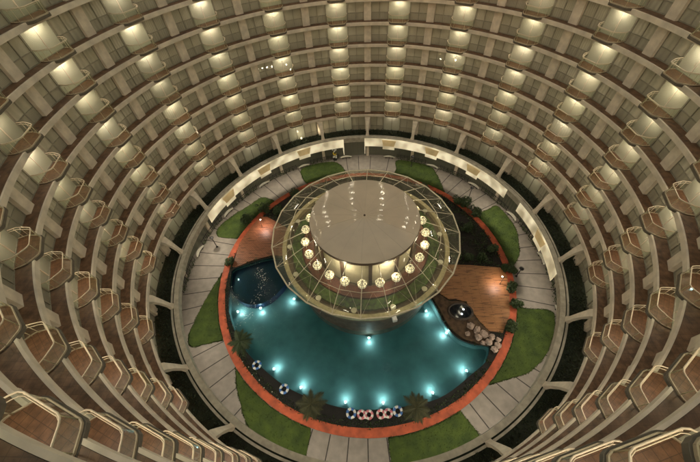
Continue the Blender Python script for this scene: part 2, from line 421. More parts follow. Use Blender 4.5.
# dark coping between the water and the red path, then soil for the rest of the inner circle
cop = MB()
nO = len(outer)
for i in range(nO - 1):
    a0_ = math.atan2(outer[i][0], outer[i][1]); a1_ = math.atan2(outer[i + 1][0], outer[i + 1][1])
    q = [outer[i], outer[i + 1], (22.99 * math.sin(a1_), 22.99 * math.cos(a1_)), (22.99 * math.sin(a0_), 22.99 * math.cos(a0_))]
    cop.prism(q, -.4, .03, M['coping'])
tag(cop.build('pool_edge_strip'), kind='structure')
soil_out = arcpts(22.99, -91, 133, 90)
soil_in = right[:] + catmull(kidtop, 5)
sb = MB(); sb.prism(soil_out + [outer[-1]] + soil_in + [outer[0]], -.4, -.02, M['soil'])
tag(sb.build('planting_bed'), kind='structure')

# wooden decks
dr = [(10.6, .6), (17.7, .25), (22.4, -.3), (23.05, -1.8), (22.4, -5.3), (21.5, -8.5), (19.7, -11.2), (17.9, -11.0), (16.9, -9.6), (16.3, -8.3), (15.6, -6.4), (14.2, -5.9), (13.0, -5.9), (11.7, -4.8), (10.2, -3.6)]
d1 = MB(); d1.prism(dr, -.1, .10, M['deck']); tag(d1.build('wooden_deck'), kind='structure')
dl = [(-22.6, .5), (-21.9, .5), (-19.5, 1.7), (-16.3, 2.75), (-12.4, 2.5), (-10.3, 2.5), (-9.4, 5.2), (-13.8, 8.6), (-16.2, 10.3), (-18.5, 11.8), (-20.0, 12.0), (-21.2, 9.6), (-22.6, 5.5)]
d2 = MB(); d2.prism(dl, -.1, .10, M['deckl']); tag(d2.build('wooden_deck'), kind='structure')
# brown rock ledge between the right deck and the pool
rk = [(10.05, -4.4), (11.7, -5.1), (13.0, -6.2), (14.2, -6.2), (15.6, -6.7), (16.3, -8.6), (16.9, -9.9), (17.9, -11.3), (17.9, -12.9), (16.6, -13.0), (15.2, -12.5), (13.9, -12.0), (12.6, -10.7), (11.8, -9.0), (11.2, -7.2)]
r_ = MB(); r_.prism(catmull(rk + [rk[0]], 3)[:-1], -.2, .16, M['rockedge']); tag(r_.build('rock_ledge'), kind='structure')

# ================================================================== HOTEL
hotel = empty('hotel_building', (0, 0, 0), 'round hotel with storeys of lit balconies circling the whole courtyard', 'hotel')
for k in range(1, NF + 2):
    z = fz(k); s = MB()
    s.arc(RRIM + .16, 34, z - .36, z, 0, 360, M['soffit'], 1.0)
    o = s.build('floor_slab', hotel)
    t = MB(); t.arc(RRIM + .17, RW + .05, z + .002, z + .05, 0, 360, M['tile'], 1.0); t.build('ledge_floor', o)
    c = MB(); c.arc(RRIM, RRIM + .155, z - .40, z + .06, 0, 360, M['fascia'], 1.0); c.build('fascia', o)
# first-floor wall behind the roof garden has its own height
def seg(mb, x0, y0, x1, y1, w, z0, z1, m):
    mb.box(((x0 + x1) / 2, (y0 + y1) / 2, (z0 + z1) / 2), (math.hypot(x1 - x0, y1 - y0), w, z1 - z0), m, math.atan2(y1 - y0, x1 - x0))
HALF = [(.82, RBAY + .03), (1.02, RBAY + .10), (1.16, RBAY + .26), (1.50, 29.20), (1.60, 29.42), (1.62, 29.60), (1.62, 30.02)]
HEX = [(-x, y) for x, y in HALF[::-1]] + HALF
def grown(d): return [(x + math.copysign(d, x), (y - d) if y < 29.9 else 30.06) for x, y in HEX]
CLR = FH - .36
def balcony_meshes():
    D = {}
    b = MB()
    b.prism(grown(.07), -.14, .07, M['bayedge'])
    b.prism(grown(-.06), .071, .10, M['deckbay'])
    for i in range(len(HEX) - 1): seg(b, *HEX[i], *HEX[i + 1], .05, .06, .17, M['bayshoe'])
    D['balcony'] = b.mesh('balcony')
    gl = MB()
    n = len(HEX)
    gl.add([(x, y, .175) for x, y in HEX] + [(x, y, 1.06) for x, y in HEX], [(i, i + 1, n + i + 1, n + i) for i in range(n - 1)], M['balglass'])
    D['glass_balustrade'] = gl.mesh('glass_balustrade')
    hr = MB()
    top = [(x, y, 1.10) for x, y in HEX]
    hr.tube(top, .036, M['rail'], 6)
    low = [(x * .945, y + (.09 if y < 30 else 0), .98) for x, y, z in top]
    hr.tube(low, .02, M['rail'], 5)
    for x, y in (HEX[1], HEX[3], HEX[6], HEX[7], HEX[10], HEX[12]): hr.tube([(x * .97, y + .04, .1), (x * .97, y + .04, 1.08)], .022, M['rail'], 5)
    D['handrail'] = hr.mesh('handrail', True)
    dr_ = MB()
    for x in (-1.66, 1.66): dr_.box((x, 30.06, CLR / 2 + .03), (.09, .10, CLR - .07), M['frame'])
    dr_.box((0, 30.08, CLR / 2 + .03), (.06, .06, CLR - .07), M['render'])
    for z in (.12, CLR - .06): dr_.box((0, 30.065, z), (3.3, .09, .09), M['frame'])
    for x in (-.83, .83): dr_.box((x, 30.10, CLR / 2), (1.56, .03, CLR - .2), M['doorpane'])
    for x in (-.12,): dr_.box((x, 30.0, 1.15), (.03, .04, .3), M['rail'])
    D['glass_door'] = dr_.mesh('glass_door')
    lp = MB(); lp.box((0, 29.52, CLR - .06), (1.25, .11, .06), M['lamp'])
    D['ceiling_lamp'] = lp.mesh('ceiling_lamp')
    return D
def window_mesh(sgn, H):
    """glazing from the bay to the pilaster on one side"""
    a0, a1 = 3.35 * sgn, 8.36 * sgn
    f = MB()
    def A(x0, x1, ra, rb, z0, z1, m): f.arc(ra, rb, z0, z1, min(x0, x1), max(x0, x1), m, 1.3)
    for z0, z1 in ((.05, .14), (1.02, 1.10), (H - .10, H - .01)): A(a0, a1, 30.05, 30.15, z0, z1, M['frame'])
    for t in (0, .5, 1):
        x = a0 + (a1 - a0) * t; A(x - .09, x + .09, 30.04, 30.16, .055, H - .015, M['frame'])
    p = MB()
    p.arc(30.11, 30.14, 1.10, H - .1, min(a0, a1), max(a0, a1), M['pane'], 1.3)
    p.arc(30.11, 30.14, .14, 1.02, min(a0, a1), max(a0, a1), M['spandrel'], 1.3)
    return f.mesh('window'), p.mesh('pane')
def pilaster_mesh(H):
    b = MB(); a_ = DTH / 2
    b.arc(29.69, 30.22, .051, H, a_ - 1.1, a_ + 1.1, M['render'], 1.1)
    return b.mesh('pilaster')
BALC = balcony_meshes()
WIN = {s: window_mesh(s, CLR) for s in (-1, 1)}
PIL = pilaster_mesh(CLR)
H0 = fz(1) - .4 - 6.74
WIN0 = {s: window_mesh(s, H0) for s in (-1, 1)}
PIL0 = pilaster_mesh(H0)

def link(me, name, parent, th=0, z=0, child=False):
    o = bpy.data.objects.new(name, me); COL.objects.link(o); o.parent = parent
    if not child: o.location = (0, 0, z); o.rotation_euler = (0, 0, -R(th))
    return o
cells = []
for k in range(0, NF + 1):
    for j in range(-9, 10):
        th = TH0 + j * DTH
        z = fz(k) if k else 6.74
        p = Vector(P(29.3, th, z)); dist = (p - CAM).length
        seen = in_view(P(28.5, th, z + 1), 40) or in_view(P(28.5, th, z), 40)
        if abs(j) == 9 and k >= 11 and j == 9: continue
        cells.append((k, j, th, z, dist, seen))
def split(items, n=100):
    items = sorted(items, key=lambda c: (not c[5], c[4])); vis = [c for c in items if c[5]]
    return vis[:n], vis[n:] + [c for c in items if not c[5]]
def merge(name, parts, mats):
    """one mesh from many placed copies: (mesh, angle, height)"""
    bm = bmesh.new(); slots = []
    for me, th, z in parts:
        n0 = len(bm.faces); bm.from_mesh(me); bm.faces.ensure_lookup_table(); bm.verts.ensure_lookup_table()
        idx = []
        for m in me.materials:
            if m not in slots: slots.append(m)
            idx.append(slots.index(m))
        nf = list(bm.faces)[n0:]; mtx = Matrix.Translation((0, 0, z)) @ Matrix.Rotation(-R(th), 4, 'Z')
        vs = set()
        for f in nf:
            f.material_index = idx[f.material_index]; vs.update(f.verts)
        for v in vs: v.co = mtx @ v.co
    me = bpy.data.meshes.new(name); bm.to_mesh(me); bm.free()
    for m in slots: me.materials.append(m)
    o = bpy.data.objects.new(name, me); COL.objects.link(o); o.parent = hotel
    o['kind'] = 'stuff'; return o
# balconies (storeys 1 and up)
bc = [c for c in cells if c[0] >= 1]
shown, rest = split(bc)
for k, j, th, z, d, s in shown:
    o = link(BALC['balcony'], 'balcony', hotel, th, z); o['group'] = 'balconies round the courtyard'
    for n in ('glass_balustrade', 'handrail', 'glass_door', 'ceiling_lamp'): link(BALC[n], n, o, child=True)
lit_only = [c for c in rest if c[0] <= NF]
merge('balcony', [(BALC[n], th, z) for k, j, th, z, d, s in rest for n in ('balcony', 'glass_balustrade', 'handrail', 'glass_door', 'ceiling_lamp')], None)
# windows
wc = [c + (sg,) for c in cells for sg in (-1, 1)]
shown, rest = split(wc)
for k, j, th, z, d, s, sg in shown:
    W = WIN if k else WIN0
    o = link(W[sg][0], 'window', hotel, th, z); link(W[sg][1], 'pane', o, child=True)
merge('window', [(me, c[2], c[3]) for c in rest for me in (WIN if c[0] else WIN0)[c[6]]], None)
# pilasters
shown, rest = split(cells)
for c in shown: link(PIL if c[0] else PIL0, 'pilaster', hotel, c[2], c[3])
merge('pilaster', [(PIL if c[0] else PIL0, c[2], c[3]) for c in rest], None)
# ground-storey doors and lamps under the first balconies
g0 = MB()
for x in (-1.66, 0, 1.66): g0.box((x, 30.06, H0 / 2), (.09, .10, H0 - .1), M['frame'])
for x in (-.83, .83): g0.box((x, 30.10, H0 / 2), (1.56, .03, H0 - .2), M['doorpane'])
GD = g0.mesh('garden_door')
for j in range(-9, 10): link(GD, 'garden_door', hotel, TH0 + j * DTH, 6.74)
# tapering buttresses below the pilasters
bt = MB()
secs = [(29.9, 10.50, 1.15, .9), (29.3, 10.50, 1.15, 1.0), (28.75, 10.0, .95, .55), (28.2, 8.8, .62, .45), (27.8, 7.6, .5, .42), (27.55, 6.96, .75, .5)]
vs = []
for i, (rr, z, w, d) in enumerate(secs):
    a_ = R(DTH / 2); e = Vector((math.sin(a_), math.cos(a_), 0)); tn = Vector((math.cos(a_), -math.sin(a_), 0))
    p0 = secs[max(0, i - 1)]; p1 = secs[min(len(secs) - 1, i + 1)]
    dr_, dz_ = p1[0] - p0[0], p1[1] - p0[1]; L = math.hypot(dr_, dz_); nr, nz = -dz_ / L, dr_ / L
    c = e * rr + Vector((0, 0, z)); nn = e * nr + Vector((0, 0, nz))
    # upper face on the axis, lower face d behind
    for sw, sd in ((-1, 0), (1, 0), (1, 1), (-1, 1)):
        v = c + tn * sw * w / 2 + nn * (sd * d)
        vs.append((v.x, v.y, min(v.z, 10.5)))
fs = [(4 * i + q, 4 * i + (q + 1) % 4, 4 * i + 4 + (q + 1) % 4, 4 * i + 4 + q) for i in range(len(secs) - 1) for q in range(4)]
fs += [(0, 1, 2, 3), (20, 21, 22, 23)]
bt.add(vs, fs, M['render'])
BT = bt.mesh('buttress')
for j in range(-9, 10): link(BT, 'buttress', hotel, TH0 + j * DTH, 0)
# the lamps themselves: one long downlight under each soffit close to the wall
BAYW = 16.0
for k, j, th, z, d, s in cells:
    if k == NF and not s: pass
    zz = z + (CLR if k else H0) - .11
    pw_ = BAYW * random.uniform(.6, 1.35) * (.35 if k >= 9 else 1) * (.8 if k == 0 else 1)
    if abs(th) > 150 and k > 9: continue
    light('bay_light', 'AREA', P(29.52, th, zz), pw_, (1.0, random.uniform(.83, .88), random.uniform(.64, .73)), hotel, shape='RECTANGLE', size=1.2, size_y=.10, rot=(0, 0, -R(th)))

# ================================================================== GALLERY RING
gal = empty('ring_gallery', (0, 0, 0), 'low curved gallery with planted roof and cream lit fascia round the pool court', 'gallery')
q = MB(); q.arc(26.95, 27.58, 5.95, 6.94, 0, 360, M['curb'], 1.0); q.build('parapet', gal)
q = MB(); q.arc(27.581, 30.6, 6.2, 6.72, 0, 360, M['greenroof'], 1.0); q.build('planted_roof', gal)
q = MB(); q.arc(27.75, 28.0, 6.5, 6.86, 0, 360, M['curb'], 1.0); q.build('roof_gutter', gal)
q = MB()
q.arc(30.4, 30.6, 0, 6.19, 0, 360, M['darkglass'], 1.0)
q.build('glazed_wall', gal)
SECT = [(1.2, 66.0), (73.0, 102.0), (-76.0, -8.0)]
for s0, s1 in SECT:
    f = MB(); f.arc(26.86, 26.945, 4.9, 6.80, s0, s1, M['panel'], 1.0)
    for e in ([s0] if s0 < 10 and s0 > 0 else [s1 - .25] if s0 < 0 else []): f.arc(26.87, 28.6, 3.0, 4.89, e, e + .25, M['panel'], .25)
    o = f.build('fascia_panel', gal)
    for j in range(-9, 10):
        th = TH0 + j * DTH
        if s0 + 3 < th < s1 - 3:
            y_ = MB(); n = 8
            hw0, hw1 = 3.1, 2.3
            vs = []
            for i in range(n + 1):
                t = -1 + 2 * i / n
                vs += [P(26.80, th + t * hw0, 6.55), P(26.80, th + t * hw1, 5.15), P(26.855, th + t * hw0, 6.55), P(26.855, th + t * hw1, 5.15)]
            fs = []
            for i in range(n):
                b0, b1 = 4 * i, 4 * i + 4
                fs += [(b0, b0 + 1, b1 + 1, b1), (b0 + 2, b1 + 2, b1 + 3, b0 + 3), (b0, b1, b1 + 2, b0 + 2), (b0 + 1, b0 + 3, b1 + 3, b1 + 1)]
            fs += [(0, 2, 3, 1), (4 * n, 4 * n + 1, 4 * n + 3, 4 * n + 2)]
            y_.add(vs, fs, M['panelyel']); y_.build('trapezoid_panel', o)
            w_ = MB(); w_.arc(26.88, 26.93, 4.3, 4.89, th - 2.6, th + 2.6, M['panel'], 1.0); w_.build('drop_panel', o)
add_glow(M['panel'], .27, True); add_glow(M['panelyel'], .14)  # panels are no lamps: this glow replaces the light falling on them
for j in range(-9, 10):
    an = TH0 + (j + .5) * DTH
    c = MB(); c.arc(29.95, 30.39, 0, 6.19, an - .55, an + .55, M['render'], .55); c.build('pillar', gal)
    for da in (-DTH / 4, DTH / 4):
        l_ = MB(); x, y, _ = P(27.3, an + da); l_.lathe([(.01, 5.93), (.14, 5.93), (.14, 5.85), (.01, 5.85)], M['lamp'], 12, x, y); l_.build('downlight', gal)
        light('court_light', 'SPOT', P(27.3, an + da, 5.8), 330 * random.uniform(.5, 1.4) * (2.6 if -90 < an + da < -72 or 64 < an + da < 76 else 1), (1.0, .87, .66), gal, spot_size=R(125), spot_blend=.9, shadow_soft_size=.1, rot=aim(Vector(P(-.35, an + da, -1))))

# ================================================================== ROTUNDA
rot = empty('glass_rotunda', (0.2, 0, 0), 'round pool bar with tan disc roof and sloping glass skirt', 'pavilion')
o = MB(); o.lathe([(.01, 13.28), (3.0, 13.24), (6.0, 13.12), (7.35, 13.0), (7.5, 12.92)], M['discmetal'], 128)
disc = o.build('disc_roof', rot, True)
o = MB(); o.lathe([(7.5, 12.91), (7.56, 12.86), (7.56, 12.5), (7.2, 12.42), (.01, 12.42)], M['discedge'], 128); o.build('roof_edge', disc)
o = MB()
for i in range(16):
    an = 4 + i * 22.5
    o.tube([P(.4, an, 13.283), P(3.0, an, 13.243), P(6.0, an, 13.123), P(7.35, an, 13.003), P(7.49, an, 12.93)], .012, M['discseam'], 4)
o.build('roof_seams', disc)
o = MB(); o.lathe([(.14, 13.26), (.14, 13.42), (.01, 13.42)], M['discedge'], 16); o.build('roof_vent', disc)
NR = 24
RA0 = 183.0
sk = MB(); vs = []; fs = []
for i in range(NR):
    an = RA0 + i * 360 / NR; vs += [P(13.3, an, 10.0), P(7.58, an, 12.45)]
for i in range(NR):
    j = (i + 1) % NR; fs.append((2 * i, 2 * j, 2 * j + 1, 2 * i + 1))
sk.add(vs, fs, M['skirtglass']); sk.build('glass_skirt', rot)
rim = MB(); pts = [P(13.32, RA0 + i * 360 / NR, 10.0) for i in range(NR)]
for i in range(NR): rim.tube([pts[i], pts[(i + 1) % NR]], .10, M['rib'], 6)
rim.build('skirt_rim', rot)
mr_ = MB()
pts = [P(10.55, RA0 + i * 360 / NR, 11.2) for i in range(NR)]
for i in range(NR): mr_.tube([pts[i], pts[(i + 1) % NR]], .035, M['rib'], 5)
mr_.build('middle_ring', rot)
for i in range(NR):
    a_, b_ = RA0 + i * 360 / NR, RA0 + (i + .5) * 360 / NR
    br_ = MB(); br_.tube([P(13.3, a_, 10.03), P(10.5, b_, 11.24), P(13.3, RA0 + (i + 1) * 360 / NR, 10.03)], .016, M['rib'], 4); br_.build('brace', rot)
for i in range(NR):
    an = RA0 + i * 360 / NR
    rb = MB(); rb.tube([P(13.3, an, 10.03), P(7.6, an, 12.5)], .05, M['rib'], 6); rb.build('rib', rot)
    sb_ = MB(); sb_.tube([P(8.62, an, 8.0), P(8.62, an, 9.4)], .03, M['rib'], 6)
    gb = MB(); gb.ball(P(8.62, an, 9.95), .62, M['globe'], 16, 10)
    lamp_o = gb.build('globe_lamp', rot, True)
    sb_.build('lamp_stem', lamp_o)
    cg = MB(); c0 = P(8.62, an, 9.95)
    for q in range(4):
        ph = q * PI / 4 + .2
        cg.tube([(c0[0] + .635 * math.cos(t) * math.cos(ph), c0[1] + .635 * math.cos(t) * math.sin(ph), c0[2] + .635 * math.sin(t)) for t in [2 * PI * w / 20 for w in range(21)]], .034, M['cage'], 4)
    for zz in (-.3, .1, .42):
        rr = math.sqrt(.635 ** 2 - zz * zz)
        cg.tube([(c0[0] + rr * math.cos(t), c0[1] + rr * math.sin(t), c0[2] + zz) for t in [2 * PI * w / 20 for w in range(21)]], .03, M['cage'], 4)
    cg.build('globe_cage', lamp_o)
# inner drum, bar terrace and planting below the glass
dm = MB(); dm.lathe([(7.0, 7.0), (7.0, 12.42)], M['drumwhite'], 64); dm.build('drum_wall', rot)
for i in range(12):
    an = RA0 - 8 + i * 30
    mu = MB(); mu.arc(7.02, 7.26, 7.0, 12.41, an - 1.8, an + 1.8, M['mullion'], 1.2); mu.build('mullion', rot)
o = MB(); o.arc(7.05, 12.3, 6.6, 7.0, 0, 360, M['barfloor'], 2.0); o.build('terrace_floor', rot)
o = MB(); o.arc(7.6, 9.3, 7.0, 7.45, 0, 360, M['redseat'], 2.0); o.build('ring_seat', rot)
o = MB(); o.arc(9.5, 10.9, 7.0, 7.4, 0, 360, M['bargreen'], 2.0); o.build('planter', rot)
o = MB(); o.arc(11.7, 12.3, 7.001, 7.75, 0, 360, M['gold'], 2.0); o.build('terrace_parapet', rot)
for i in range(0, NR, 2):
    an = RA0 + (i + .5) * 360 / NR
    b_ = MB(); b_.ball(P(12.0 - .9 * (i % 3 == 0), an, 7.9), .09, M['globe'], 8, 6); b_.tube([P(12.0 - .9 * (i % 3 == 0), an, 7.0), P(12.0 - .9 * (i % 3 == 0), an, 7.85)], .03, M['rib'], 5); b_.build('terrace_light', rot, True)
for i in range(14):
    an = RA0 + 5 + i * 360 / 14
    tb = MB(); x, y, _ = P(11.25, an); tb.lathe([(.01, 7.74), (.38, 7.74), (.38, 7.70), (.04, 7.69), (.04, 7.02), (.2, 7.0)], M['drumwhite'], 14, x, y); tb.build('bar_table', rot)
    for da in (-2.6, 2.6):
        x, y, _ = P(11.25 + .12 * (i % 2), an + da); st_ = MB(); st_.lathe([(.01, 7.48), (.2, 7.48), (.2, 7.42), (.03, 7.40), (.03, 7.0)], M['mullion'], 10, x, y); st_.build('bar_stool', rot)
o = MB(); o.lathe([(10.9, -1.9), (10.9, 5.9), (12.3, 6.6)], M['basewall'], 96); o.build('base_wall', rot)
fl = MB(); fl.box(P(13.55, 166, 9.75), (.5, .7, .5), M['white'], R(-166)); fo = fl.build('floodlight', rot)
fl = MB(); fl.box(P(13.55, 166, 9.47), (.42, .6, .05), M['flood'], R(-166)); fl.build('lens', fo)
fl = MB(); fl.box(P(13.4, -155, 9.7), (.35, .4, .35), M['discedge'], R(155)); fl.build('floodlight', rot)
for i in range(8):
    an = 22 + i * 45
    light('bar_light', 'POINT', P(8.3, an, 11.3), 150, (1.0, .86, .62), rot, shadow_soft_size=.15)

# ================================================================== POOL FITTINGS
PL = [(-94.5, 21.7, 'in the dark shallow pool beside the left deck'), (-109.7, 21.9, 'on the left pool wall just below the shallow pool'),
      (-111.5, 17.9, 'under the curved wall of the shallow pool'), (-114, 12.4, 'below the left rim of the rotunda'),
      (-140.8, 20.9, 'between the left palm and the lower left float'), (-154.2, 20.7, 'between the lower left float and the fan palm'),
      (-172.2, 20.6, 'left of the row of floats'), (173.7, 20.6, 'behind the pink floats'), (154.9, 21.2, 'right of the right palm'),
      (139.3, 21.6, 'near the lower right curve of the pool'), (131.5, 16.2, 'by the brown rock ledge'), (127.5, 11.9, 'at the corner between rotunda and rock ledge'),
      (177.2, 11.4, 'on the rotunda wall facing the wide pool')]
for an, r, where in PL:
    if r > 20: r -= .35
    x, y, _ = P(r, an)
    z = -1.08
    inward = Vector((-x, -y, 0)).normalized() if r > 15 else Vector((x, y, 0)).normalized()
    if abs(an) == 94.5: z = -.52
    if r == 17.9: inward = Vector((.35, -1, 0)).normalized()
    if an == 131.5: inward = Vector((-1, -.25, 0)).normalized()
    t = empty('pool_light', (x, y, z), 'round underwater pool light ' + where, 'pool light', 'underwater lights along the pool wall')
    b = MB(); dirv = inward
    side = Vector((-dirv.y, dirv.x, 0))
    def disc_pts(rad, off): return [tuple(dirv * off + side * rad * math.cos(q * PI / 6) + Vector((0, 0, rad * math.sin(q * PI / 6)))) for q in range(12)]
    v_ = disc_pts(.24, -.05) + disc_pts(.24, .05)
    b.add(v_, [tuple(range(12)), tuple(range(23, 11, -1))] + [(q, (q + 1) % 12, 12 + (q + 1) % 12, 12 + q) for q in range(12)], M['rail']); b.build('housing', t)
    dim = an == -94.5
    b = MB(); b.ball(tuple(dirv * .07), .17 if not dim else .10, M['poollamp'], 10, 6); b.build('lens', t, True)
    if not dim:
        light('pool_lamp', 'SPOT', tuple(dirv * .22), 130, (.97, .99, .95), t, spot_size=R(165), spot_blend=1.0, shadow_soft_size=.12, rot=aim(dirv * 1 + Vector((0, 0, -.22))))
        light('pool_lamp', 'POINT', tuple(dirv * .35 + Vector((0, 0, .25))), 60, (.97, .99, .95), t, shadow_soft_size=.15)

def swim_ring(an, r, mats, label, grp, Rr=.48, tilt=(0, 0, 0), double=False):
    x, y, _ = P(r, an)
    b = MB(); b.torus((0, 0, 0), Rr, .17, mats, 32, 8)
    o = b.build('swim_ring', None, True, (x, y, .20)); o.rotation_euler = tilt
    return tag(o, label, 'swim ring', grp)
swim_ring(-136.2, 21.75, [M['blue'], M['white']], 'blue and white swim ring alone on the dark edge nearest the left palm', 'swim rings on the pool edge')
swim_ring(-150.0, 21.6, [M['blue'], M['white']], 'blue and white swim ring between two pool lights left of the fan palm', 'swim rings on the pool edge')
swim_ring(-174.9, 21.55, [M['white'], M['blue']], 'blue and white swim ring at the left end of the row of floats', 'swim rings on the pool edge')
swim_ring(169.5, 21.55, [M['white'], M['blue']], 'pale blue swim ring at the right end of the row of floats', 'swim rings on the pool edge', tilt=(.3, .2, 0))
def twin_float(an, r, label):
    x, y, _ = P(r, an); t = empty('twin_float', (x, y, .2), label, 'float', 'twin floats on the pool edge', -R(an))
    for sx, n in ((-.47, 'ring'), (.47, 'ring')):
        b = MB(); b.torus((sx, 0, 0), .42, .16, [M['pink'], M['white']], 28, 8); b.build(n, t, True)
    b = MB(); b.box((0, .35, .05), (.3, .22, .16), M['white']); b.build('joint', t)
twin_float(-179.6, 21.6, 'pink and white twin float second from the left in its row')
twin_float(174.0, 21.6, 'pink and white twin float beside the pale blue swim ring')

fo_ = MB()  # small white discs painted in as lamp glints on the water
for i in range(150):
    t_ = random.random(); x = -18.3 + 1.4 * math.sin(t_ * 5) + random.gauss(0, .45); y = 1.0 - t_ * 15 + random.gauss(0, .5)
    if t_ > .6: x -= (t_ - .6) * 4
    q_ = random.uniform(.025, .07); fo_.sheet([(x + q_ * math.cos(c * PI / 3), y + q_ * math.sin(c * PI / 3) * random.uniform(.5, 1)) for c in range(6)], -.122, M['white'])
tag(fo_.build('painted_glints'), 'painted white glints in a wavy trail on the left side of the pool', 'pool_glints', kind='stuff')
# hot tub in the rock ledge
tub = empty('hot_tub', (14.35, -7.95, 0), 'dark oval hot tub with two lights set into the brown rock ledge', 'hot tub')
b = MB()
n = 32; vs = []; fs = []
for i in range(n):
    a = 2 * PI * i / n; c, s_ = math.cos(a), math.sin(a)
    vs += [(1.95 * c, 1.45 * s_, .15), (1.85 * c, 1.35 * s_, .34), (1.62 * c, 1.15 * s_, .34), (1.58 * c, 1.1 * s_, .05)]
for i in range(n):
    j = (i + 1) % n
    for q_ in range(3): fs.append((4 * i + q_, 4 * i + q_ + 1, 4 * j + q_ + 1, 4 * j + q_))
b.add(vs, fs, M['tubrim']); b.build('rim', tub, True)
b = MB(); b.sheet([(1.6 * math.cos(2 * PI * i / n), 1.12 * math.sin(2 * PI * i / n)) for i in range(n)], .24, M['tubwater']); b.build('water', tub)
for q_, (x, y) in enumerate(((.1, -.45), (.5, .28))):
    b = MB(); b.ball((x, y, .27), .13, M['poollamp'], 10, 6, (1, 1, .5)); b.build('tub_light', tub, True)

# ================================================================== ROCKS
rng = random.Random(5)
ROCKS = [(15.3, -10.3, .55, 'beside the brown ledge nearest the hot tub'), (16.1, -10.9, .6, 'second from the hot tub on the edge of the right deck'),
         (16.0, -11.9, .5, 'at the water side in the middle of the rock pile'), (16.9, -11.5, .62, 'largest in the middle of the rock pile'),
         (17.3, -12.6, .55, 'low in the rock pile next to the pool corner'), (17.9, -11.9, .45, 'on the deck side in the middle of the rock pile'),
         (18.4, -13.1, .5, 'closest to the red path at the lower end of the rock pile'), (17.8, -13.6, .5, 'at the very tip of the pile by the pool edge'),
         (16.5, -12.7, .38, 'smallest, wet one on the water line'), (18.7, -12.3, .4, 'between the rock pile and the red path'), (14.7, -11.4, .4, 'half in the water below the hot tub')]
for x, y, r, w in ROCKS:
    b = MB(); b.ball((0, 0, 0), r, M['boulder'], 9, 6, (1, rng.uniform(.7, 1.1), rng.uniform(.6, .85)), .22, rng)
    o = b.build('boulder', None, False, (x, y, .12 + r * .4)); o.rotation_euler = (0, 0, rng.uniform(0, 6))
    tag(o, 'pale pinkish boulder ' + w, 'rock', 'boulders between the right deck and the pool')

# ================================================================== PLANTS
def palm(x, y, h, spread, nf, label, mleaf, seed):
    rg = random.Random(seed)
    t = empty('palm_tree', (x, y, 0), label, 'palm', 'palms on the pool edge')
    b = MB(); b.tube([(0, 0, -.1), (.05, .03, h * .5), (.0, .06, h)], .17, M['bark'], 8, .11); b.build('trunk', t)
    f = MB()
    for i in range(nf):
        a = 2 * PI * i / nf + rg.uniform(-.25, .25); L = spread * rg.uniform(.8, 1.12); lift = rg.uniform(-.1, .75)
        if i % 3 == 0: lift += .5
        N = 9; pts = []
        for q_ in range(N + 1):
            s_ = q_ / N
            pts.append(Vector((math.cos(a) * L * s_ * (1 - .12 * lift), math.sin(a) * L * s_ * (1 - .12 * lift), h + lift * s_ * L * .55 - s_ * s_ * L * (.45 + .1 * lift))))
        f.tube(pts, .025, mleaf, 4, .008)
        sd = Vector((-math.sin(a), math.cos(a), 0)); fw = Vector((math.cos(a), math.sin(a), 0))
        for q_ in range(1, N * 3):
            s_ = q_ / (N * 3); i0_ = min(N - 1, int(s_ * N)); u = s_ * N - i0_
            c = pts[i0_].lerp(pts[i0_ + 1], u); w = L * .26 * math.sin(PI * min(1, .12 + s_ * .92)) * rg.uniform(.75, 1.1)
            for sg in (-1, 1):
                tip = c + sd * sg * w + fw * w * .55 + Vector((0, 0, -w * .35)); b2 = fw * .045
                f.add([c - b2, c + b2, tip], [(0, 1, 2)], mleaf)
    f.build('fronds', t)
palm(-17.3, -13.2, 2.4, 2.1, 17, 'dark feathery palm on the left pool edge above the two blue rings', M['leaf'], 1)
palm(-6.7, -20.9, 2.6, 2.1, 17, 'fan shaped palm beside the bottom pool edge left of the float row', M['palmleaf'], 2)
palm(5.95, -21.2, 2.6, 2.0, 17, 'olive brown palm beside the bottom pool edge right of the float row', M['palmleaf'], 3)
def shrub(x, y, r, h, label, grp, seed, n=480, name='shrub', m=None):
    rg = random.Random(seed); t = empty(name, (x, y, 0), label, 'shrub', grp)
    m = m or M['leaf']
    st_ = MB()
    for i in range(4):
        a = rg.uniform(0, 6.28); st_.tube([(0, 0, -.1), (math.cos(a) * r * .3, math.sin(a) * r * .3, h * .4), (math.cos(a) * r * .6, math.sin(a) * r * .6, h * .75)], .04, M['bark'], 5, .015)
    st_.build('stem', t)
    f = MB(); lobes = [(rg.uniform(-.5, .5) * r, rg.uniform(-.5, .5) * r, h * rg.uniform(.4, .8), r * rg.uniform(.4, .65)) for _ in range(6)]
    for i in range(n):
        lx, ly, lz, lr = rg.choice(lobes)
        v = Vector((rg.gauss(0, 1), rg.gauss(0, 1), rg.gauss(0, .8))).normalized() * lr * rg.uniform(.6, 1.05)
        c = Vector((lx, ly, lz)) + v; c.z = max(.05, c.z)
        d = Vector((rg.uniform(-1, 1), rg.uniform(-1, 1), rg.uniform(-.4, .8))).normalized(); s_ = d.cross(Vector((rg.uniform(-1, 1), rg.uniform(-1, 1), 1))).normalized()
        L = rg.uniform(.13, .30); f.add([c - d * L, c + s_ * L * .45, c + d * L, c - s_ * L * .45], [(0, 1, 2, 3)], m)
    f.build('foliage', t)
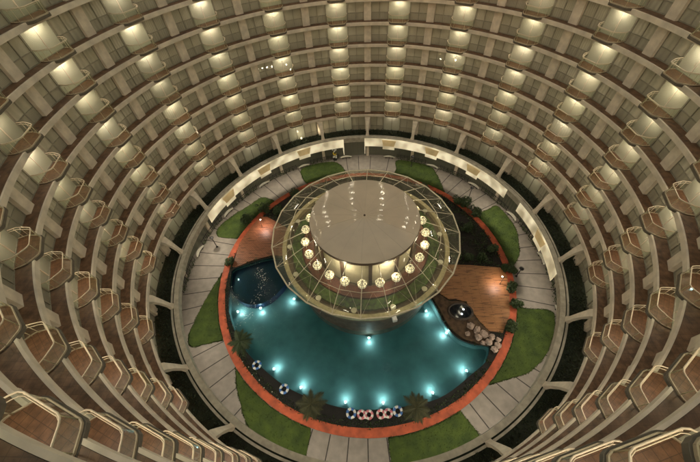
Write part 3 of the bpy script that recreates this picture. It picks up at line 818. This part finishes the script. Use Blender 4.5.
SH = [(19.9, 13.6, 1.6, 1.9, 'big round dark shrub against the red path right of the dark path lamp'), (18.3, 14.6, 1.2, 1.5, 'smaller dark shrub left of the big round one by the red path'),
      (21.0, 11.3, 1.1, 1.2, 'low dark shrub below the big round one at the bend of the red path'),
      (21.9, 3.2, 1.0, 1.3, 'shrub by the red path above the upper right corner of the right deck'), (19.9, 1.4, .9, 1.0, 'shrub along the top edge of the right deck, the right one'),
      (17.6, 1.6, .8, 1.0, 'shrub along the top edge of the right deck, the middle one'), (15.4, 1.8, .9, 1.1, 'shrub along the top edge of the right deck, next to the glass skirt'),
      (23.3, -1.0, 1.05, 1.4, 'first green shrub down the right side of the right deck'), (23.2, -4.2, 1.0, 1.3, 'green shrub on the right side of the right deck beside the bright spot'),
      (22.7, -6.9, 1.0, 1.2, 'green shrub near the lower right corner of the right deck'), (20.9, -10.4, .9, 1.0, 'leafy shrub between the right deck and the boulder pile'),
      (-21.9, 10.9, 1.4, 1.7, 'shrub by the red path at the upper left corner of the left deck'), (-19.4, 13.4, 1.4, 1.7, 'green shrub above the top edge of the left deck'),
      (-16.6, 12.6, 1.2, 1.4, 'dark shrub between the left deck and the glass skirt'), (-23.1, 1.3, .8, 1.0, 'brownish shrub at the lower left corner of the left deck'),
      (-13.8, 17.6, 1.2, 1.3, 'dark shrub between the red path and the upper left of the skirt'), (15.9, 6.6, 1.2, 1.3, 'shrub in the dark bed right of the glass skirt'),
      (18.6, 7.8, 1.1, 1.4, 'tallest shrub of the dark bed right of the skirt, with pale twigs'), (12.4, 18.6, 1.1, 1.2, 'low shrub between the skirt and the upper right red path')]
for i, (x, y, r, h, lab) in enumerate(SH): shrub(x, y, r, h, lab, 'shrubs around the pool bar', 20 + i)
# low ground cover in the beds inside the red path and on the gallery roof
rg = random.Random(11)
gc = MB()
def leaf_at(mb, c, L, m):
    d = Vector((rg.uniform(-1, 1), rg.uniform(-1, 1), rg.uniform(.1, 1))).normalized(); s_ = d.cross(Vector((rg.uniform(-1, 1), rg.uniform(-1, 1), .3))).normalized()
    mb.add([c, c + d * L * .6 + s_ * L * .3, c + d * L, c + d * L * .6 - s_ * L * .3], [(0, 1, 2, 3)], m)
cnt = 0
while cnt < 9000:
    an = rg.uniform(-91, 133); r = math.sqrt(rg.uniform(11.2 ** 2, 23.0 ** 2)); x, y, _ = P(r, an)
    if inside(x, y, dr) or inside(x, y, dl) or inside(x, y, rk) or inside(x, y, basin): continue
    if math.sin(x * 1.3) + math.sin(y * 1.7 + x) < -.6: continue
    leaf_at(gc, Vector((x, y, rg.uniform(-.02, .25))), rg.uniform(.15, .4), M['leaf']); cnt += 1
for i in range(2600):
    an = rg.uniform(-225, -92); x, y, _ = P(rg.uniform(22.2, 23.15), an)
    if inside(x, y, basin): continue
    leaf_at(gc, Vector((x, y, .02)), rg.uniform(.1, .28), M['leaf'])
tag(gc.build('ground_cover'), 'low dark leafy ground cover filling the beds inside the red path', 'plants', kind='stuff')
hc = MB()
for i in range(9000):
    an = rg.uniform(-180, 180); r = rg.uniform(28.2, 29.9); x, y, _ = P(r, an)
    leaf_at(hc, Vector((x, y, 6.72 + rg.uniform(0, .35) * (1 if r > 29 else .4))), rg.uniform(.15, .38), M['hedge'])
tag(hc.build('roof_planting'), 'dark green hedge planting on the gallery roof at the foot of the hotel', 'plants', kind='stuff')

# ================================================================== COURT FURNITURE
WH = {-5: 'far left', -4: 'left', -3: 'upper left', -2: 'near the top left', -1: 'top left', 0: 'top right', 1: 'near the top right', 2: 'upper right', 3: 'right', 4: 'far right', -6: 'lower left', 5: 'lower right'}
def clock(th):
    h = (th % 360) / 30; hh = int(round(h)) % 12 or 12
    return hh
BEN = [-5, -4, -3, -2, -1, 0, 1, 2, 3, 4, 5]
for j in BEN:
    th = TH0 + j * DTH
    if abs(th) > 115: continue
    t = empty('garden_bench', P(29.3, th), 'curved pale bench under the yellow fascia panel, %s part of the court' % WH[j], 'bench', 'curved benches along the gallery', -R(th))
    b = MB()
    n = 10; vs = []; fs = []
    for i in range(n + 1):
        u = -1 + 2 * i / n; x = u * 1.25; yy = .35 * (1 - u * u)
        w = .28 * (1 - .55 * u * u)
        vs += [(x, yy - w, .40), (x, yy + w, .40), (x, yy + w, .50), (x, yy - w, .50)]
    for i in range(n):
        for q_ in range(4): fs.append((4 * i + q_, 4 * i + (q_ + 1) % 4, 4 * i + 4 + (q_ + 1) % 4, 4 * i + 4 + q_))
    fs += [(0, 1, 2, 3), (4 * n, 4 * n + 1, 4 * n + 2, 4 * n + 3)]
    b.add(vs, fs, M['bench']); b.build('seat', t)
    for x in (-.75, .75):
        b = MB(); b.box((x, .2, .2), (.1, .3, .4), M['iron']); b.build('leg', t)
for j in range(-6, 6):
    th = TH0 + (j + .5) * DTH
    if abs(th) > 112 or abs(th - 2.4) < 1: continue
    t = empty('railing', P(29.75, th), 'black iron railing with planted troughs, %s of the court' % WH[j], 'railing', 'black railings along the gallery')
    a0, a1 = th - 6.2, th + 6.2; o0 = Vector(P(29.75, th))
    def rel(p): return tuple(Vector(p) - o0)
    for zz, rr in ((1.0, .05), (.55, .025), (.15, .025)):
        b = MB(); b.tube([rel(P(29.75, a0 + (a1 - a0) * i / 12, zz)) for i in range(13)], rr, M['iron'], 5); b.build('rail', t)
    for i in range(9):
        an = a0 + (a1 - a0) * i / 8
        b = MB(); b.tube([rel(P(29.75, an, 0)), rel(P(29.75, an, 1.05))], .05, M['iron'], 6); b.ball(rel(P(29.75, an, 1.1)), .09, M['iron'], 8, 5); b.build('post', t)
    b = MB()
    for i in range(150):
        an = rg.uniform(a0, a1); c = Vector(rel(P(29.5 + rg.uniform(-.2, .2), an, rg.uniform(.1, .8)))); leaf_at(b, c, rg.uniform(.15, .3), M['leaf'])
    b.build('trough_plants', t)['kind'] = 'stuff'
def path_lamp(r, th, h, label, lit=False):
    x, y, _ = P(r, th); t = empty('path_lamp', (x, y, 0), label, 'lamp', None)
    b = MB(); b.tube([(0, 0, 0), (0, 0, h)], .06, M['iron'], 8); b.lathe([(.01, 0), (.2, 0), (.16, .12), (.06, .16)], M['iron'], 14); b.build('post', t)
    b = MB(); b.lathe([(.01, h + .32), (.34, h + .14), (.36, h + .06), (.01, h + .10)], M['iron'], 16); b.build('hood', t)
    b = MB(); b.ball((0, 0, h - .02), .13, M['lamp'] if lit else M['white'], 10, 7); b.build('bulb', t, True)
    return t
path_lamp(27.0, -79.6, 2.6, 'dark hooded path lamp on the paving outside the left deck')
path_lamp(28.0, 22.5, 2.6, 'dark hooded path lamp standing on the lawn at the top right')
path_lamp(26.3, 52.6, 2.6, 'dark hooded path lamp above the big round shrub')
path_lamp(24.6, 94.4, 2.2, 'hooded path lamp by the upper right corner of the right deck')
# lit garden lamps that throw the bright patches onto the decks
for r, th, lab, pw_ in ((21.2, -64.0, 'short lit deck lamp on the left wooden deck', 300), (21.7, 99.0, 'short lit deck lamp on the right wooden deck', 230)):
    x, y, _ = P(r, th); t = empty('deck_lamp', (x, y, .1), lab, 'lamp', None)
    b = MB(); b.tube([(0, 0, 0), (0, 0, 2.2), (-.25 * math.sin(R(th)), -.25 * math.cos(R(th)), 2.35)], .04, M['iron'], 6); b.build('post', t)
    b = MB(); b.ball((-.3 * math.sin(R(th)), -.3 * math.cos(R(th)), 2.3), .10, M['lamp'], 8, 6); b.build('bulb', t, True)
    light('deck_light', 'SPOT', (-.3 * math.sin(R(th)), -.3 * math.cos(R(th)), 2.15), pw_, (1.0, .78, .68), t, spot_size=R(130), spot_blend=1.0, shadow_soft_size=.1)
# flower stand in the opening at the top of the court
t = empty('flower_stand', P(29.6, -11.8), 'tall black stand of white and yellow flowers at the gallery opening', 'flower stand')
b = MB(); b.tube([(0, 0, 0), (0, 0, 2.4)], .08, M['iron'], 8); b.lathe([(.01, 0), (.5, 0), (.4, .2), (.1, .3)], M['iron'], 12); b.build('stand', t)
for z, m, n_ in ((2.5, M['white'], 9), (1.6, M['yellow'], 8), (.8, M['white'], 8)):
    b = MB()
    for i in range(n_):
        a = rg.uniform(0, 6.28); b.ball((math.cos(a) * rg.uniform(.1, .5), math.sin(a) * rg.uniform(.1, .5), z + rg.uniform(-.2, .2)), rg.uniform(.12, .22), m, 8, 5)
    b.build('flowers', t, True)
for i, (r, th, lab) in enumerate(((28.9, -16.5, 'white globe garden lamp on the gallery roof near the flower stand'), (29.0, -25.0, 'white globe garden lamp on the gallery roof further left of the flower stand'))):
    x, y, _ = P(r, th); t = empty('garden_lamp', (x, y, 6.72), lab, 'lamp')
    b = MB(); b.tube([(0, 0, 0), (0, 0, .8)], .04, M['iron'], 6); b.build('post', t)
    b = MB(); b.ball((0, 0, .95), .2, M['globe'], 12, 8); b.build('globe', t, True)
    light('garden_light', 'POINT', (0, 0, 1.3), 22, (1, .85, .6), t, shadow_soft_size=.2)
for i in range(7):
    an = -131.5 - i * 3.1; x, y, _ = P(22.95 - .25 * (i % 2), an)
    b = MB(); b.ball((0, 0, .10), .075, M['bench'], 8, 6); b.tube([(0, 0, -.02), (0, 0, .1)], .05, M['iron'], 6)
    tag(b.build('edge_light', None, True, (x, y, .03)), 'small white garden stud number %s along the red path by the left palm' % ['one, highest', 'two', 'three', 'four, middle', 'five', 'six', 'seven, lowest'][i], 'garden stud', 'white garden studs inside the red path')

# ================================================================== SKY, MOON, CAMERA
w = bpy.data.worlds.new('World'); scene.world = w; w.use_nodes = True
nt = w.node_tree; bg = nt.nodes['Background']
sky = nt.nodes.new('ShaderNodeTexSky'); sky.sky_type = 'NISHITA'; sky.sun_disc = False
sky.sun_elevation = R(2.0); sky.sun_rotation = R(200)
tint = nt.nodes.new('ShaderNodeMix'); tint.data_type = 'RGBA'; tint.blend_type = 'MULTIPLY'; tint.inputs[0].default_value = 1
tint.inputs[7].default_value = (1.0, .77, .56, 1)
nt.links.new(sky.outputs[0], tint.inputs[6]); nt.links.new(tint.outputs[2], bg.inputs['Color'])
bg.inputs['Strength'].default_value = SKYS if 'SKYS' in globals() else .50
cam = bpy.data.cameras.new('camera'); co = bpy.data.objects.new('camera', cam); COL.objects.link(co); scene.camera = co
cam.sensor_width = 36; cam.lens = FPX / 700 * 36; cam.clip_start = .05; cam.clip_end = 500
co.matrix_world = Matrix(((Rv.x, Uv.x, -Fv.x, CAM.x), (Rv.y, Uv.y, -Fv.y, CAM.y), (Rv.z, Uv.z, -Fv.z, CAM.z), (0, 0, 0, 1)))
vs_ = scene.view_settings; vs_.view_transform = 'Standard'; vs_.look = 'None'; vs_.exposure = 1.0; vs_.gamma = 1; vs_.use_curve_mapping = False
scene.render.engine = 'CYCLES'
cy_ = scene.cycles; cy_.use_denoising = True; cy_.max_bounces = 8; cy_.diffuse_bounces = 4; cy_.glossy_bounces = 4; cy_.transparent_max_bounces = 16
cy_.caustics_reflective = False; cy_.caustics_refractive = False; cy_.sample_clamp_indirect = 4.0; cy_.use_light_tree = True
